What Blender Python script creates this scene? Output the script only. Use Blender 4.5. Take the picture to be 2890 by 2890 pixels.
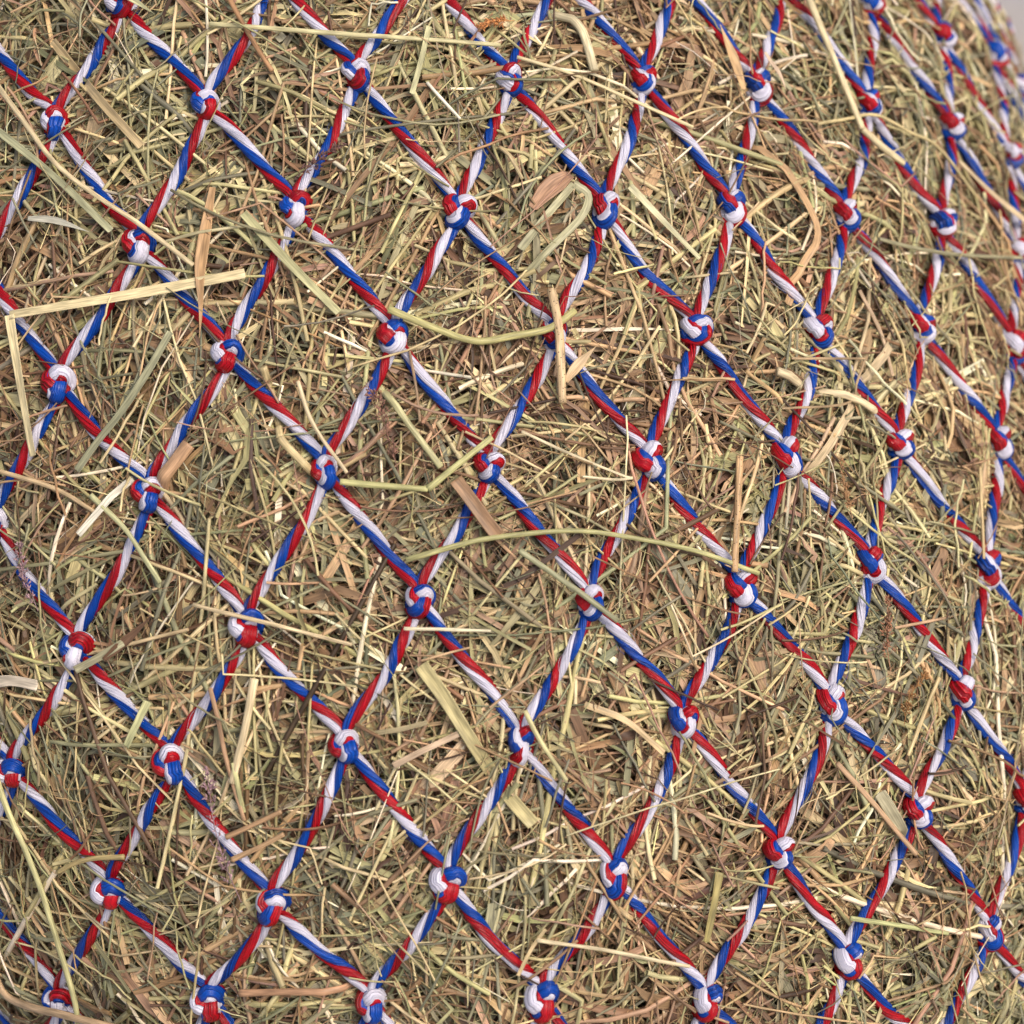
import bpy, math, random
import numpy as np
from mathutils import kdtree

# ------------------------------------------------------------------ camera, sky, sun, exposure
scene = bpy.context.scene
for o in list(bpy.data.objects):
    bpy.data.objects.remove(o)
col = scene.collection
CAM = np.array([0.00000000, 0.00000000, 1.06607315])
cam_data = bpy.data.cameras.new('camera')
cam_data.sensor_width = 36.0
cam_data.lens = 80.0
cam_data.clip_start = 0.02
cam_data.clip_end = 200.0
cam_data.dof.use_dof = True
cam_data.dof.focus_distance = 0.805
cam_data.dof.aperture_fstop = 8.5
cam = bpy.data.objects.new('camera', cam_data)
cam.location = CAM
cam.rotation_euler = (math.radians(40), 0, 0)
col.objects.link(cam)
scene.camera = cam

SUN_ELEV, SUN_AZ = math.radians(60), math.radians(118)      # azimuth measured from +Y towards +X
world = bpy.data.worlds.new('World')
scene.world = world
world.use_nodes = True
wn = world.node_tree.nodes
sky = wn.new('ShaderNodeTexSky')
sky.sky_type = 'NISHITA'
sky.sun_disc = False
sky.sun_elevation = SUN_ELEV
sky.sun_rotation = SUN_AZ
sky.air_density = 1.0
sky.dust_density = 6.0
sky.ozone_density = 0.6
wn['Background'].inputs['Strength'].default_value = 0.15
world.node_tree.links.new(sky.outputs[0], wn['Background'].inputs['Color'])

sun_data = bpy.data.lights.new('sun', 'SUN')
sun_data.energy = 1.2
sun_data.angle = math.radians(35)
sun_data.color = (1.0, 0.95, 0.88)
sun = bpy.data.objects.new('sun', sun_data)
sun.rotation_euler = (math.pi / 2 - SUN_ELEV, 0, math.pi - SUN_AZ)
sun.location = (0.8, 0.5, 3)
col.objects.link(sun)
scene.view_settings.view_transform = 'Standard'
scene.view_settings.look = 'None'
scene.view_settings.gamma = 1.0
scene.view_settings.exposure = 0.3
scene.view_settings.use_curve_mapping = False
scene.cycles.max_bounces = 4
scene.cycles.diffuse_bounces = 2
scene.cycles.glossy_bounces = 2
scene.cycles.use_denoising = True
scene.cycles.debug_use_spatial_splits = True

# ------------------------------------------------------------------ the stuffed bag: an ellipsoid the net is stretched over
CEN = np.array([-0.05571318, 0.81142849, 0.30841812])
AX = np.array([0.33035653, 0.58040103, 0.26755039])
RE = np.array([[0.83600739, -0.31001891, 0.45274709], [0.42736844, 0.88538867, -0.18287459], [-0.34416256, 0.34637432, 0.87268377]])
Q0 = np.array([-0.41844940, -0.40444074, 0.81322063])
E1 = np.array([0.90555951, -0.25452747, 0.33937845])
E2 = np.array([0.06972852, 0.87843239, 0.47275202])

def norm(v):
    return v / np.maximum(np.linalg.norm(v, axis=-1, keepdims=True), 1e-12)

def bag_dir(ab):                       # bag chart (radians from the middle of the front) -> unit direction in bag axes
    ab = np.asarray(ab, float)
    ang = np.linalg.norm(ab, axis=-1, keepdims=True) + 1e-12
    u = ab / ang
    return np.cos(ang) * Q0 + np.sin(ang) * (u[..., :1] * E1 + u[..., 1:] * E2)

def bag_point(q):
    return CEN + (q * AX) @ RE.T

def bag_normal(q):
    return norm((q / AX) @ RE.T)

def drop(p):                           # nearest bag surface point (radially) and its normal
    q = norm(((p - CEN) @ RE) / AX)
    return bag_point(q), bag_normal(q)

# ------------------------------------------------------------------ helpers
def link(name, data=None, parent=None, label=None, category=None, group=None, kind=None):
    o = bpy.data.objects.new(name, data)
    col.objects.link(o)
    if parent is not None:
        o.parent = parent
    for k, v in (('label', label), ('category', category), ('group', group), ('kind', kind)):
        if v:
            o[k] = v
    return o

def mesh_from(name, verts, quads, mats=(), colors=None, uv=None, smooth=True, tris=None):
    me = bpy.data.meshes.new(name)
    nv, nq = len(verts), len(quads)
    nt = 0 if tris is None else len(tris)
    me.vertices.add(nv)
    me.vertices.foreach_set('co', np.ascontiguousarray(verts, dtype=np.float32).ravel())
    loops = quads.ravel() if nt == 0 else np.concatenate([quads.ravel(), tris.ravel()])
    me.loops.add(len(loops))
    me.loops.foreach_set('vertex_index', loops.astype(np.int32))
    me.polygons.add(nq + nt)
    starts = np.concatenate([np.arange(nq) * 4, nq * 4 + np.arange(nt) * 3]).astype(np.int32)
    me.polygons.foreach_set('loop_start', starts)
    me.polygons.foreach_set('use_smooth', np.full(nq + nt, smooth, dtype=bool))
    if colors is not None:
        a = me.attributes.new('tint', 'FLOAT_COLOR', 'POINT')
        a.data.foreach_set('color', np.ascontiguousarray(np.concatenate([colors, np.ones((nv, 1))], 1), dtype=np.float32).ravel())
    if uv is not None:
        a = me.attributes.new('grain', 'FLOAT2', 'POINT')
        a.data.foreach_set('vector', np.ascontiguousarray(uv, dtype=np.float32).ravel())
    for m in mats:
        me.materials.append(m)
    me.update(calc_edges=True)
    return me

def lin(c):
    c = np.asarray(c, float) / 255.0
    return np.where(c <= 0.04045, c / 12.92, ((c + 0.055) / 1.055) ** 2.4)

# ------------------------------------------------------------------ materials
def twine_material(name, rgb, dark, rough, sss=0.0):
    m = bpy.data.materials.new(name)
    m.use_nodes = True
    n, l = m.node_tree.nodes, m.node_tree.links
    b = n['Principled BSDF']
    at = n.new('ShaderNodeAttribute'); at.attribute_name = 'grain'
    sep = n.new('ShaderNodeSeparateXYZ'); l.new(at.outputs['Vector'], sep.inputs[0])
    comb = n.new('ShaderNodeCombineXYZ')
    mu = n.new('ShaderNodeMath'); mu.operation = 'MULTIPLY'; mu.inputs[1].default_value = 10.0
    mv = n.new('ShaderNodeMath'); mv.operation = 'MULTIPLY'; mv.inputs[1].default_value = 0.12
    oi = n.new('ShaderNodeObjectInfo')
    mr = n.new('ShaderNodeMath'); mr.operation = 'MULTIPLY'; mr.inputs[1].default_value = 61.0
    l.new(oi.outputs['Random'], mr.inputs[0])
    l.new(sep.outputs['X'], mu.inputs[0]); l.new(sep.outputs['Y'], mv.inputs[0])
    l.new(mu.outputs[0], comb.inputs['X']); l.new(mv.outputs[0], comb.inputs['Y']); l.new(mr.outputs[0], comb.inputs['Z'])
    no = n.new('ShaderNodeTexNoise'); no.inputs['Scale'].default_value = 1.0; no.inputs['Detail'].default_value = 2.0
    l.new(comb.outputs[0], no.inputs['Vector'])
    cr = n.new('ShaderNodeValToRGB')
    cr.color_ramp.elements[0].position = 0.28; cr.color_ramp.elements[0].color = (*dark, 1)
    cr.color_ramp.elements[1].position = 0.62; cr.color_ramp.elements[1].color = (*rgb, 1)
    l.new(no.outputs['Fac'], cr.inputs[0])
    l.new(cr.outputs[0], b.inputs['Base Color'])
    bp = n.new('ShaderNodeBump'); bp.inputs['Strength'].default_value = 1.0; bp.inputs['Distance'].default_value = 0.0014
    l.new(no.outputs['Fac'], bp.inputs['Height']); l.new(bp.outputs[0], b.inputs['Normal'])
    b.inputs['Roughness'].default_value = rough
    b.inputs['Specular IOR Level'].default_value = 0.32
    if sss:
        b.inputs['Subsurface Weight'].default_value = sss
        b.inputs['Subsurface Radius'].default_value = (1, 0.9, 0.9)
        b.inputs['Subsurface Scale'].default_value = 0.0015
    return m

TW = {
    'R': twine_material('red_polypropylene', (0.45, 0.004, 0.012), (0.13, 0.0008, 0.004), 0.24),
    'W': twine_material('white_polypropylene', (0.68, 0.65, 0.74), (0.46, 0.44, 0.52), 0.36),
    'B': twine_material('blue_polypropylene', (0.001, 0.062, 0.38), (0.0005, 0.014, 0.12), 0.24),
}
COLOUR = {'R': 'red', 'W': 'white', 'B': 'blue'}

def hay_material(name, rough=0.5, trans=0.12):
    m = bpy.data.materials.new(name)
    m.use_nodes = True
    n, l = m.node_tree.nodes, m.node_tree.links
    b = n['Principled BSDF']
    ti = n.new('ShaderNodeAttribute'); ti.attribute_name = 'tint'
    at = n.new('ShaderNodeAttribute'); at.attribute_name = 'grain'
    mp = n.new('ShaderNodeMapping'); mp.inputs['Scale'].default_value = (2.6, 0.12, 1.0)
    l.new(at.outputs['Vector'], mp.inputs['Vector'])
    no = n.new('ShaderNodeTexNoise'); no.inputs['Scale'].default_value = 1.0; no.inputs['Detail'].default_value = 1.0
    l.new(mp.outputs[0], no.inputs['Vector'])
    # slow blotches along the blade
    mp2 = n.new('ShaderNodeMapping'); mp2.inputs['Scale'].default_value = (0.6, 0.12, 1.0)
    l.new(at.outputs['Vector'], mp2.inputs['Vector'])
    no2 = n.new('ShaderNodeTexNoise'); no2.inputs['Scale'].default_value = 1.0; no2.inputs['Detail'].default_value = 1.0
    l.new(mp2.outputs[0], no2.inputs['Vector'])
    r1 = n.new('ShaderNodeMapRange'); r1.inputs['From Min'].default_value = 0.3; r1.inputs['From Max'].default_value = 0.7
    r1.inputs['To Min'].default_value = 0.66; r1.inputs['To Max'].default_value = 1.22
    l.new(no.outputs['Fac'], r1.inputs['Value'])
    r2 = n.new('ShaderNodeMapRange'); r2.inputs['From Min'].default_value = 0.3; r2.inputs['From Max'].default_value = 0.7
    r2.inputs['To Min'].default_value = 0.78; r2.inputs['To Max'].default_value = 1.15
    l.new(no2.outputs['Fac'], r2.inputs['Value'])
    mm = n.new('ShaderNodeMath'); mm.operation = 'MULTIPLY'
    l.new(r1.outputs[0], mm.inputs[0]); l.new(r2.outputs[0], mm.inputs[1])
    vm = n.new('ShaderNodeVectorMath'); vm.operation = 'SCALE'
    l.new(ti.outputs['Color'], vm.inputs[0]); l.new(mm.outputs[0], vm.inputs['Scale'])
    l.new(vm.outputs[0], b.inputs['Base Color'])
    b.inputs['Roughness'].default_value = rough
    b.inputs['Specular IOR Level'].default_value = 0.28
    if trans:
        tr = n.new('ShaderNodeBsdfTranslucent'); l.new(vm.outputs[0], tr.inputs['Color'])
        mx = n.new('ShaderNodeMixShader'); mx.inputs[0].default_value = trans
        out = n['Material Output']
        l.new(b.outputs[0], mx.inputs[1]); l.new(tr.outputs[0], mx.inputs[2]); l.new(mx.outputs[0], out.inputs['Surface'])
    return m

HAY = hay_material('dried_hay', 0.5, 0.0)
STALK = hay_material('straw_stalk', 0.4, 0.0)

# ------------------------------------------------------------------ ground
def ground():
    m = bpy.data.materials.new('grey_concrete')
    m.use_nodes = True
    n, l = m.node_tree.nodes, m.node_tree.links
    b = n['Principled BSDF']
    tc = n.new('ShaderNodeTexCoord')
    no = n.new('ShaderNodeTexNoise'); no.inputs['Scale'].default_value = 7.0; no.inputs['Detail'].default_value = 6.0
    l.new(tc.outputs['Object'], no.inputs['Vector'])
    cr = n.new('ShaderNodeValToRGB')
    cr.color_ramp.elements[0].position = 0.35; cr.color_ramp.elements[0].color = (0.30, 0.29, 0.30, 1)
    cr.color_ramp.elements[1].position = 0.68; cr.color_ramp.elements[1].color = (0.36, 0.31, 0.25, 1)
    l.new(no.outputs['Fac'], cr.inputs[0]); l.new(cr.outputs[0], b.inputs['Base Color'])
    bp = n.new('ShaderNodeBump'); bp.inputs['Strength'].default_value = 0.4; bp.inputs['Distance'].default_value = 0.004
    n2 = n.new('ShaderNodeTexNoise'); n2.inputs['Scale'].default_value = 120.0; n2.inputs['Detail'].default_value = 4.0
    l.new(tc.outputs['Object'], n2.inputs['Vector'])
    l.new(n2.outputs['Fac'], bp.inputs['Height']); l.new(bp.outputs[0], b.inputs['Normal'])
    b.inputs['Roughness'].default_value = 0.85
    s = 60.0
    v = np.array([[-s, -s, 0], [s, -s, 0], [s, s, 0], [-s, s, 0]])
    link('ground', mesh_from('ground', v, np.array([[0, 1, 2, 3]]), [m]), kind='structure')
ground()

# ------------------------------------------------------------------ the net: knots and twine (positions in bag chart, 1e-4 rad)
R = 0.00242                                   # twine radius
KNOTS = {(-6, 3): (-8279, -9053), (-5, 2): (-8214, -6554), (-5, 3): (-7247, -7238), (-5, 4): (-6247, -7899), (-4, 1): (-8026, -4238), (-4, 2): (-7121, -4879), (-4, 3): (-6223, -5614), (-4, 4): (-5213, -6204), (-4, 5): (-4255, -6926), (-3, 0): (-7756, -2076), (-3, 1): (-6896, -2692), (-3, 2): (-6104, -3362), (-3, 3): (-5070, -3960), (-3, 4): (-4096, -4530), (-3, 5): (-3243, -5372), (-3, 6): (-2333, -6179), (-2, 0): (-6560, -635), (-2, 1): (-5749, -1271), (-2, 2): (-4937, -1959), (-2, 3): (-4028, -2548), (-2, 4): (-3168, -3387), (-2, 5): (-2256, -3940), (-2, 6): (-1389, -4819), (-2, 7): (-503, -5711), (-1, -1): (-6240, 1307), (-1, 0): (-5444, 684), (-1, 1): (-4687, 26), (-1, 2): (-3812, -550), (-1, 3): (-2956, -1285), (-1, 4): (-2108, -1939), (-1, 5): (-1262, -2767), (-1, 6): (-452, -3533), (-1, 7): (422, -4468), (-1, 8): (1295, -5382), (0, -2): (-5946, 3159), (0, -1): (-5164, 2531), (0, 0): (-4361, 1948), (0, 1): (-3554, 1222), (0, 2): (-2750, 612), (0, 3): (-1895, -19), (0, 4): (-1117, -757), (0, 5): (-294, -1622), (0, 6): (483, -2484), (0, 7): (1311, -3376), (0, 8): (2211, -4199), (0, 9): (3140, -5155), (1, -2): (-4963, 4273), (1, -1): (-4181, 3647), (1, 0): (-3425, 2966), (1, 1): (-2613, 2358), (1, 2): (-1798, 1764), (1, 3): (-970, 1025), (1, 4): (-185, 264), (1, 5): (658, -541), (1, 6): (1470, -1292), (1, 7): (2338, -2204), (1, 8): (3022, -3060), (1, 9): (4079, -4029), (1, 10): (5023, -5063), (2, -1): (-3238, 4747), (2, 0): (-2458, 4104), (2, 1): (-1671, 3462), (2, 2): (-921, 2827), (2, 3): (-61, 1996), (2, 4): (750, 1259), (2, 5): (1555, 486), (2, 6): (2360, -320), (2, 7): (3237, -1119), (2, 8): (4177, -1956), (2, 9): (5057, -3043), (2, 10): (5976, -4046), (2, 11): (6917, -5147), (3, 0): (-1577, 5153), (3, 1): (-794, 4499), (3, 2): (-9, 3783), (3, 3): (777, 3020), (3, 4): (1575, 2210), (3, 5): (2385, 1449), (3, 6): (3185, 621), (3, 7): (4057, -114), (3, 8): (5088, -1110), (3, 9): (5926, -2063), (3, 10): (6857, -3105), (4, 2): (802, 4765), (4, 3): (1592, 3989), (4, 4): (2375, 3232), (4, 5): (3153, 2396), (4, 6): (3946, 1554), (4, 7): (4796, 764), (4, 8): (5873, -195), (4, 9): (6723, -1157), (4, 10): (7661, -2197), (5, 3): (2333, 4962), (5, 4): (3125, 4169), (5, 5): (3908, 3380), (5, 6): (4764, 2476), (5, 7): (5570, 1651), (5, 8): (6529, 756), (5, 9): (7464, -274), (5, 10): (8380, -1303), (6, 4): (3862, 5127), (6, 5): (4717, 4289), (6, 6): (5657, 3425), (6, 7): (6463, 2506), (6, 8): (7351, 1514), (6, 9): (8264, 530), (6, 10): (9192, -528), (7, 4): (4574, 6117), (7, 5): (5440, 5242), (7, 6): (6323, 4370), (7, 7): (7306, 3395), (7, 8): (8118, 2332), (7, 9): (9050, 1346), (7, 10): (9989, 264), (8, 5): (6036, 6192), (8, 6): (6943, 5254), (8, 7): (7833, 4274), (8, 8): (8807, 3227), (8, 9): (9782, 2221), (8, 10): (10741, 1126), (9, 6): (7533, 6236), (9, 7): (8520, 5244), (9, 8): (9687, 4290), (9, 9): (10465, 3167), (9, 10): (11474, 2072), (10, 7): (8994, 6250), (10, 8): (9950, 5194), (10, 9): (10644, 4049), (10, 10): (11547, 2895), (11, 7): (8996, 7243), (11, 8): (9977, 6156), (11, 9): (10869, 5009), (11, 10): (11918, 3850), (11, 11): (13080, 2660), (12, 8): (10171, 7248), (12, 9): (11203, 6090), (12, 10): (12285, 4898), (13, 9): (11527, 7284)}
KNOT_COLOURS = {(-6, 3): 'RW', (-5, 2): 'RB', (-5, 3): 'WR', (-5, 4): 'BW', (-4, 1): 'WB', (-4, 2): 'WB', (-4, 3): 'BW', (-4, 4): 'BW', (-4, 5): 'BR', (-3, 0): 'BR', (-3, 1): 'BW', (-3, 2): 'WR', (-3, 3): 'WR', (-3, 4): 'WR', (-3, 5): 'BR', (-3, 6): 'RW', (-2, 0): 'RB', (-2, 1): 'RB', (-2, 2): 'BW', (-2, 3): 'RB', (-2, 4): 'WR', (-2, 5): 'RB', (-2, 6): 'BW', (-2, 7): 'RB', (-1, -1): 'WR', (-1, 0): 'BR', (-1, 1): 'RB', (-1, 2): 'RB', (-1, 3): 'WR', (-1, 4): 'RB', (-1, 5): 'WR', (-1, 6): 'WR', (-1, 7): 'BW', (-1, 8): 'WB', (0, -2): 'RW', (0, -1): 'RW', (0, 0): 'WB', (0, 1): 'RW', (0, 2): 'WR', (0, 3): 'RB', (0, 4): 'WR', (0, 5): 'BW', (0, 6): 'WR', (0, 7): 'WR', (0, 8): 'RW', (0, 9): 'RW', (1, -2): 'WB', (1, -1): 'BW', (1, 0): 'WR', (1, 1): 'BR', (1, 2): 'BW', (1, 3): 'RW', (1, 4): 'RB', (1, 5): 'RB', (1, 6): 'BW', (1, 7): 'RB', (1, 8): 'WR', (1, 9): 'WB', (1, 10): 'BR', (2, -1): 'BW', (2, 0): 'RW', (2, 1): 'RB', (2, 2): 'WB', (2, 3): 'RB', (2, 4): 'RW', (2, 5): 'RB', (2, 6): 'RB', (2, 7): 'RB', (2, 8): 'RB', (2, 9): 'WR', (2, 10): 'WR', (2, 11): 'BW', (3, 0): 'RW', (3, 1): 'WB', (3, 2): 'WR', (3, 3): 'WB', (3, 4): 'RB', (3, 5): 'WR', (3, 6): 'RB', (3, 7): 'BW', (3, 8): 'RB', (3, 9): 'RB', (3, 10): 'WR', (4, 2): 'BW', (4, 3): 'BR', (4, 4): 'RW', (4, 5): 'BR', (4, 6): 'WB', (4, 7): 'RB', (4, 8): 'BW', (4, 9): 'RB', (4, 10): 'RB', (5, 3): 'WR', (5, 4): 'RB', (5, 5): 'BR', (5, 6): 'RB', (5, 7): 'RW', (5, 8): 'RB', (5, 9): 'RB', (5, 10): 'WR', (6, 4): 'WB', (6, 5): 'WR', (6, 6): 'RW', (6, 7): 'BR', (6, 8): 'WB', (6, 9): 'BR', (6, 10): 'RB', (7, 4): 'WR', (7, 5): 'RW', (7, 6): 'BR', (7, 7): 'RB', (7, 8): 'WB', (7, 9): 'BR', (7, 10): 'BW', (8, 5): 'WR', (8, 6): 'BW', (8, 7): 'RW', (8, 8): 'WB', (8, 9): 'BR', (8, 10): 'RW', (9, 6): 'RB', (9, 7): 'BR', (9, 8): 'BR', (9, 9): 'WB', (9, 10): 'BW', (10, 7): 'RB', (10, 8): 'BR', (10, 9): 'WR', (10, 10): 'RW', (11, 7): 'BW', (11, 8): 'BW', (11, 9): 'WB', (11, 10): 'RW', (11, 11): 'BR', (12, 8): 'WR', (12, 9): 'RB', (12, 10): 'BW', (13, 9): 'WR'}
CORDS = [((0, 0), (0, 1), 'd'), ((0, 0), (-1, 0), 's'), ((0, 1), (0, 2), 'd'), ((0, 1), (-1, 1), 's'), ((0, 2), (0, 3), 'd'), ((0, 2), (-1, 2), 's'), ((0, 3), (0, 4), 'd'), ((0, 3), (-1, 3), 's'), ((0, 4), (0, 5), 'd'), ((0, 4), (-1, 4), 's'), ((0, 5), (0, 6), 'd'), ((0, 5), (-1, 5), 's'), ((0, 6), (0, 7), 'd'), ((0, 6), (-1, 6), 's'), ((0, 7), (0, 8), 'd'), ((0, 7), (-1, 7), 's'), ((1, 0), (1, 1), 'd'), ((1, 0), (0, 0), 's'), ((1, 1), (1, 2), 'd'), ((1, 1), (0, 1), 's'), ((1, 2), (1, 3), 'd'), ((1, 2), (0, 2), 's'), ((1, 3), (1, 4), 'd'), ((1, 3), (0, 3), 's'), ((1, 4), (1, 5), 'd'), ((1, 4), (0, 4), 's'), ((1, 5), (1, 6), 'd'), ((1, 5), (0, 5), 's'), ((1, 6), (1, 7), 'd'), ((1, 6), (0, 6), 's'), ((1, 7), (1, 8), 'd'), ((1, 7), (0, 7), 's'), ((1, 8), (1, 9), 'd'), ((1, 8), (0, 8), 's'), ((2, 2), (2, 3), 'd'), ((2, 2), (1, 2), 's'), ((2, 3), (2, 4), 'd'), ((2, 3), (1, 3), 's'), ((2, 4), (2, 5), 'd'), ((2, 4), (1, 4), 's'), ((2, 5), (2, 6), 'd'), ((2, 5), (1, 5), 's'), ((2, 6), (2, 7), 'd'), ((2, 6), (1, 6), 's'), ((2, 7), (2, 8), 'd'), ((2, 7), (1, 7), 's'), ((2, 8), (2, 9), 'd'), ((2, 8), (1, 8), 's'), ((2, 9), (2, 10), 'd'), ((2, 9), (1, 9), 's'), ((3, 3), (3, 4), 'd'), ((3, 3), (2, 3), 's'), ((3, 4), (3, 5), 'd'), ((3, 4), (2, 4), 's'), ((3, 5), (3, 6), 'd'), ((3, 5), (2, 5), 's'), ((3, 6), (3, 7), 'd'), ((3, 6), (2, 6), 's'), ((3, 7), (3, 8), 'd'), ((3, 7), (2, 7), 's'), ((3, 8), (3, 9), 'd'), ((3, 8), (2, 8), 's'), ((4, 4), (4, 5), 'd'), ((4, 4), (3, 4), 's'), ((4, 5), (4, 6), 'd'), ((4, 5), (3, 5), 's'), ((4, 6), (4, 7), 'd'), ((4, 6), (3, 6), 's'), ((4, 7), (4, 8), 'd'), ((4, 7), (3, 7), 's'), ((4, 8), (4, 9), 'd'), ((4, 8), (3, 8), 's'), ((5, 5), (5, 6), 'd'), ((5, 5), (4, 5), 's'), ((5, 6), (5, 7), 'd'), ((5, 6), (4, 6), 's'), ((5, 7), (5, 8), 'd'), ((5, 7), (4, 7), 's'), ((5, 8), (5, 9), 'd'), ((5, 8), (4, 8), 's'), ((6, 6), (6, 7), 'd'), ((6, 6), (5, 6), 's'), ((6, 7), (6, 8), 'd'), ((6, 7), (5, 7), 's'), ((6, 8), (6, 9), 'd'), ((6, 8), (5, 8), 's'), ((7, 6), (7, 7), 'd'), ((7, 6), (6, 6), 's'), ((7, 7), (7, 8), 'd'), ((7, 7), (6, 7), 's'), ((7, 8), (7, 9), 'd'), ((7, 8), (6, 8), 's'), ((8, 7), (8, 8), 'd'), ((8, 7), (7, 7), 's'), ((8, 8), (8, 9), 'd'), ((8, 8), (7, 8), 's'), ((9, 8), (9, 9), 'd'), ((9, 8), (8, 8), 's'), ((11, 9), (11, 10), 'd'), ((11, 9), (10, 9), 's'), ((-1, 1), (-1, 2), 'd'), ((-1, 1), (-2, 1), 's'), ((-1, 2), (-1, 3), 'd'), ((-1, 2), (-2, 2), 's'), ((-1, 3), (-1, 4), 'd'), ((-1, 3), (-2, 3), 's'), ((-1, 4), (-1, 5), 'd'), ((-1, 4), (-2, 4), 's'), ((-1, 5), (-1, 6), 'd'), ((-1, 5), (-2, 5), 's'), ((-1, 6), (-1, 7), 'd'), ((-1, 6), (-2, 6), 's'), ((-2, 2), (-2, 3), 'd'), ((-2, 2), (-3, 2), 's'), ((-2, 3), (-2, 4), 'd'), ((-2, 3), (-3, 3), 's'), ((-2, 4), (-2, 5), 'd'), ((-2, 4), (-3, 4), 's'), ((-2, 5), (-2, 6), 'd'), ((-2, 5), (-3, 5), 's'), ((-3, 2), (-3, 3), 'd'), ((-3, 2), (-4, 2), 's'), ((-3, 3), (-3, 4), 'd'), ((-3, 3), (-4, 3), 's'), ((-3, 4), (-3, 5), 'd'), ((-3, 4), (-4, 4), 's'), ((-4, 3), (-4, 4), 'd'), ((-4, 3), (-5, 3), 's'), ((4, 3), (4, 4), 'd'), ((4, 3), (3, 3), 's'), ((4, 9), (4, 10), 'd'), ((4, 9), (3, 9), 's'), ((3, 1), (3, 2), 'd'), ((3, 1), (2, 1), 's'), ((12, 10), (11, 10), 's'), ((5, 4), (5, 5), 'd'), ((5, 4), (4, 4), 's'), ((-5, 3), (-5, 4), 'd'), ((-5, 3), (-6, 3), 's'), ((3, 10), (2, 10), 's'), ((-3, 0), (-3, 1), 'd'), ((5, 10), (4, 10), 's'), ((8, 9), (8, 10), 'd'), ((8, 9), (7, 9), 's'), ((8, 6), (8, 7), 'd'), ((8, 6), (7, 6), 's'), ((10, 9), (10, 10), 'd'), ((10, 9), (9, 9), 's'), ((0, 8), (0, 9), 'd'), ((0, 8), (-1, 8), 's'), ((11, 8), (11, 9), 'd'), ((11, 8), (10, 8), 's'), ((1, 9), (1, 10), 'd'), ((1, 9), (0, 9), 's'), ((-4, 4), (-4, 5), 'd'), ((-4, 4), (-5, 4), 's'), ((7, 4), (7, 5), 'd'), ((7, 4), (6, 4), 's'), ((-4, 1), (-4, 2), 'd'), ((-1, -1), (-1, 0), 'd'), ((6, 5), (6, 6), 'd'), ((6, 5), (5, 5), 's'), ((7, 10), (6, 10), 's'), ((-1, 7), (-1, 8), 'd'), ((-1, 7), (-2, 7), 's'), ((-2, 1), (-2, 2), 'd'), ((-2, 1), (-3, 1), 's'), ((4, 2), (4, 3), 'd'), ((4, 2), (3, 2), 's'), ((3, 0), (3, 1), 'd'), ((3, 0), (2, 0), 's'), ((12, 9), (12, 10), 'd'), ((12, 9), (11, 9), 's'), ((-5, 2), (-5, 3), 'd'), ((3, 9), (3, 10), 'd'), ((3, 9), (2, 9), 's'), ((5, 3), (5, 4), 'd'), ((5, 3), (4, 3), 's'), ((5, 9), (5, 10), 'd'), ((5, 9), (4, 9), 's'), ((0, -1), (0, 0), 'd'), ((0, -1), (-1, -1), 's'), ((0, -2), (0, -1), 'd'), ((9, 7), (9, 8), 'd'), ((9, 7), (8, 7), 's'), ((-3, 5), (-3, 6), 'd'), ((-3, 5), (-4, 5), 's'), ((9, 10), (8, 10), 's'), ((11, 7), (11, 8), 'd'), ((11, 7), (10, 7), 's'), ((8, 5), (8, 6), 'd'), ((8, 5), (7, 5), 's'), ((2, -1), (2, 0), 'd'), ((2, -1), (1, -1), 's'), ((2, 1), (2, 2), 'd'), ((2, 1), (1, 1), 's'), ((10, 8), (10, 9), 'd'), ((10, 8), (9, 8), 's'), ((11, 10), (11, 11), 'd'), ((11, 10), (10, 10), 's'), ((2, 10), (2, 11), 'd'), ((2, 10), (1, 10), 's'), ((6, 4), (6, 5), 'd'), ((6, 4), (5, 4), 's'), ((-1, 0), (-1, 1), 'd'), ((-1, 0), (-2, 0), 's'), ((-2, 0), (-2, 1), 'd'), ((-2, 0), (-3, 0), 's'), ((7, 9), (7, 10), 'd'), ((7, 9), (6, 9), 's'), ((6, 10), (5, 10), 's'), ((-2, 6), (-2, 7), 'd'), ((-2, 6), (-3, 6), 's'), ((3, 2), (3, 3), 'd'), ((3, 2), (2, 2), 's'), ((12, 8), (12, 9), 'd'), ((12, 8), (11, 8), 's'), ((4, 10), (3, 10), 's'), ((-3, 1), (-3, 2), 'd'), ((-3, 1), (-4, 1), 's'), ((9, 9), (9, 10), 'd'), ((9, 9), (8, 9), 's'), ((9, 6), (9, 7), 'd'), ((9, 6), (8, 6), 's'), ((1, -1), (1, 0), 'd'), ((1, -1), (0, -1), 's'), ((1, -2), (1, -1), 'd'), ((1, -2), (0, -2), 's'), ((8, 10), (7, 10), 's'), ((10, 7), (10, 8), 'd'), ((10, 7), (9, 7), 's'), ((10, 10), (9, 10), 's'), ((13, 9), (12, 9), 's'), ((2, 0), (2, 1), 'd'), ((2, 0), (1, 0), 's'), ((-4, 2), (-4, 3), 'd'), ((-4, 2), (-5, 2), 's'), ((7, 5), (7, 6), 'd'), ((7, 5), (6, 5), 's'), ((6, 9), (6, 10), 'd'), ((6, 9), (5, 9), 's')]
CORD_PHASE = {}

NODE = {}
for key, (a, b) in KNOTS.items():
    q = bag_dir(np.array([[a, b]]) * 1e-4)
    NODE[key] = (bag_point(q)[0], bag_normal(q)[0])
rng = np.random.default_rng(7)

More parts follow.
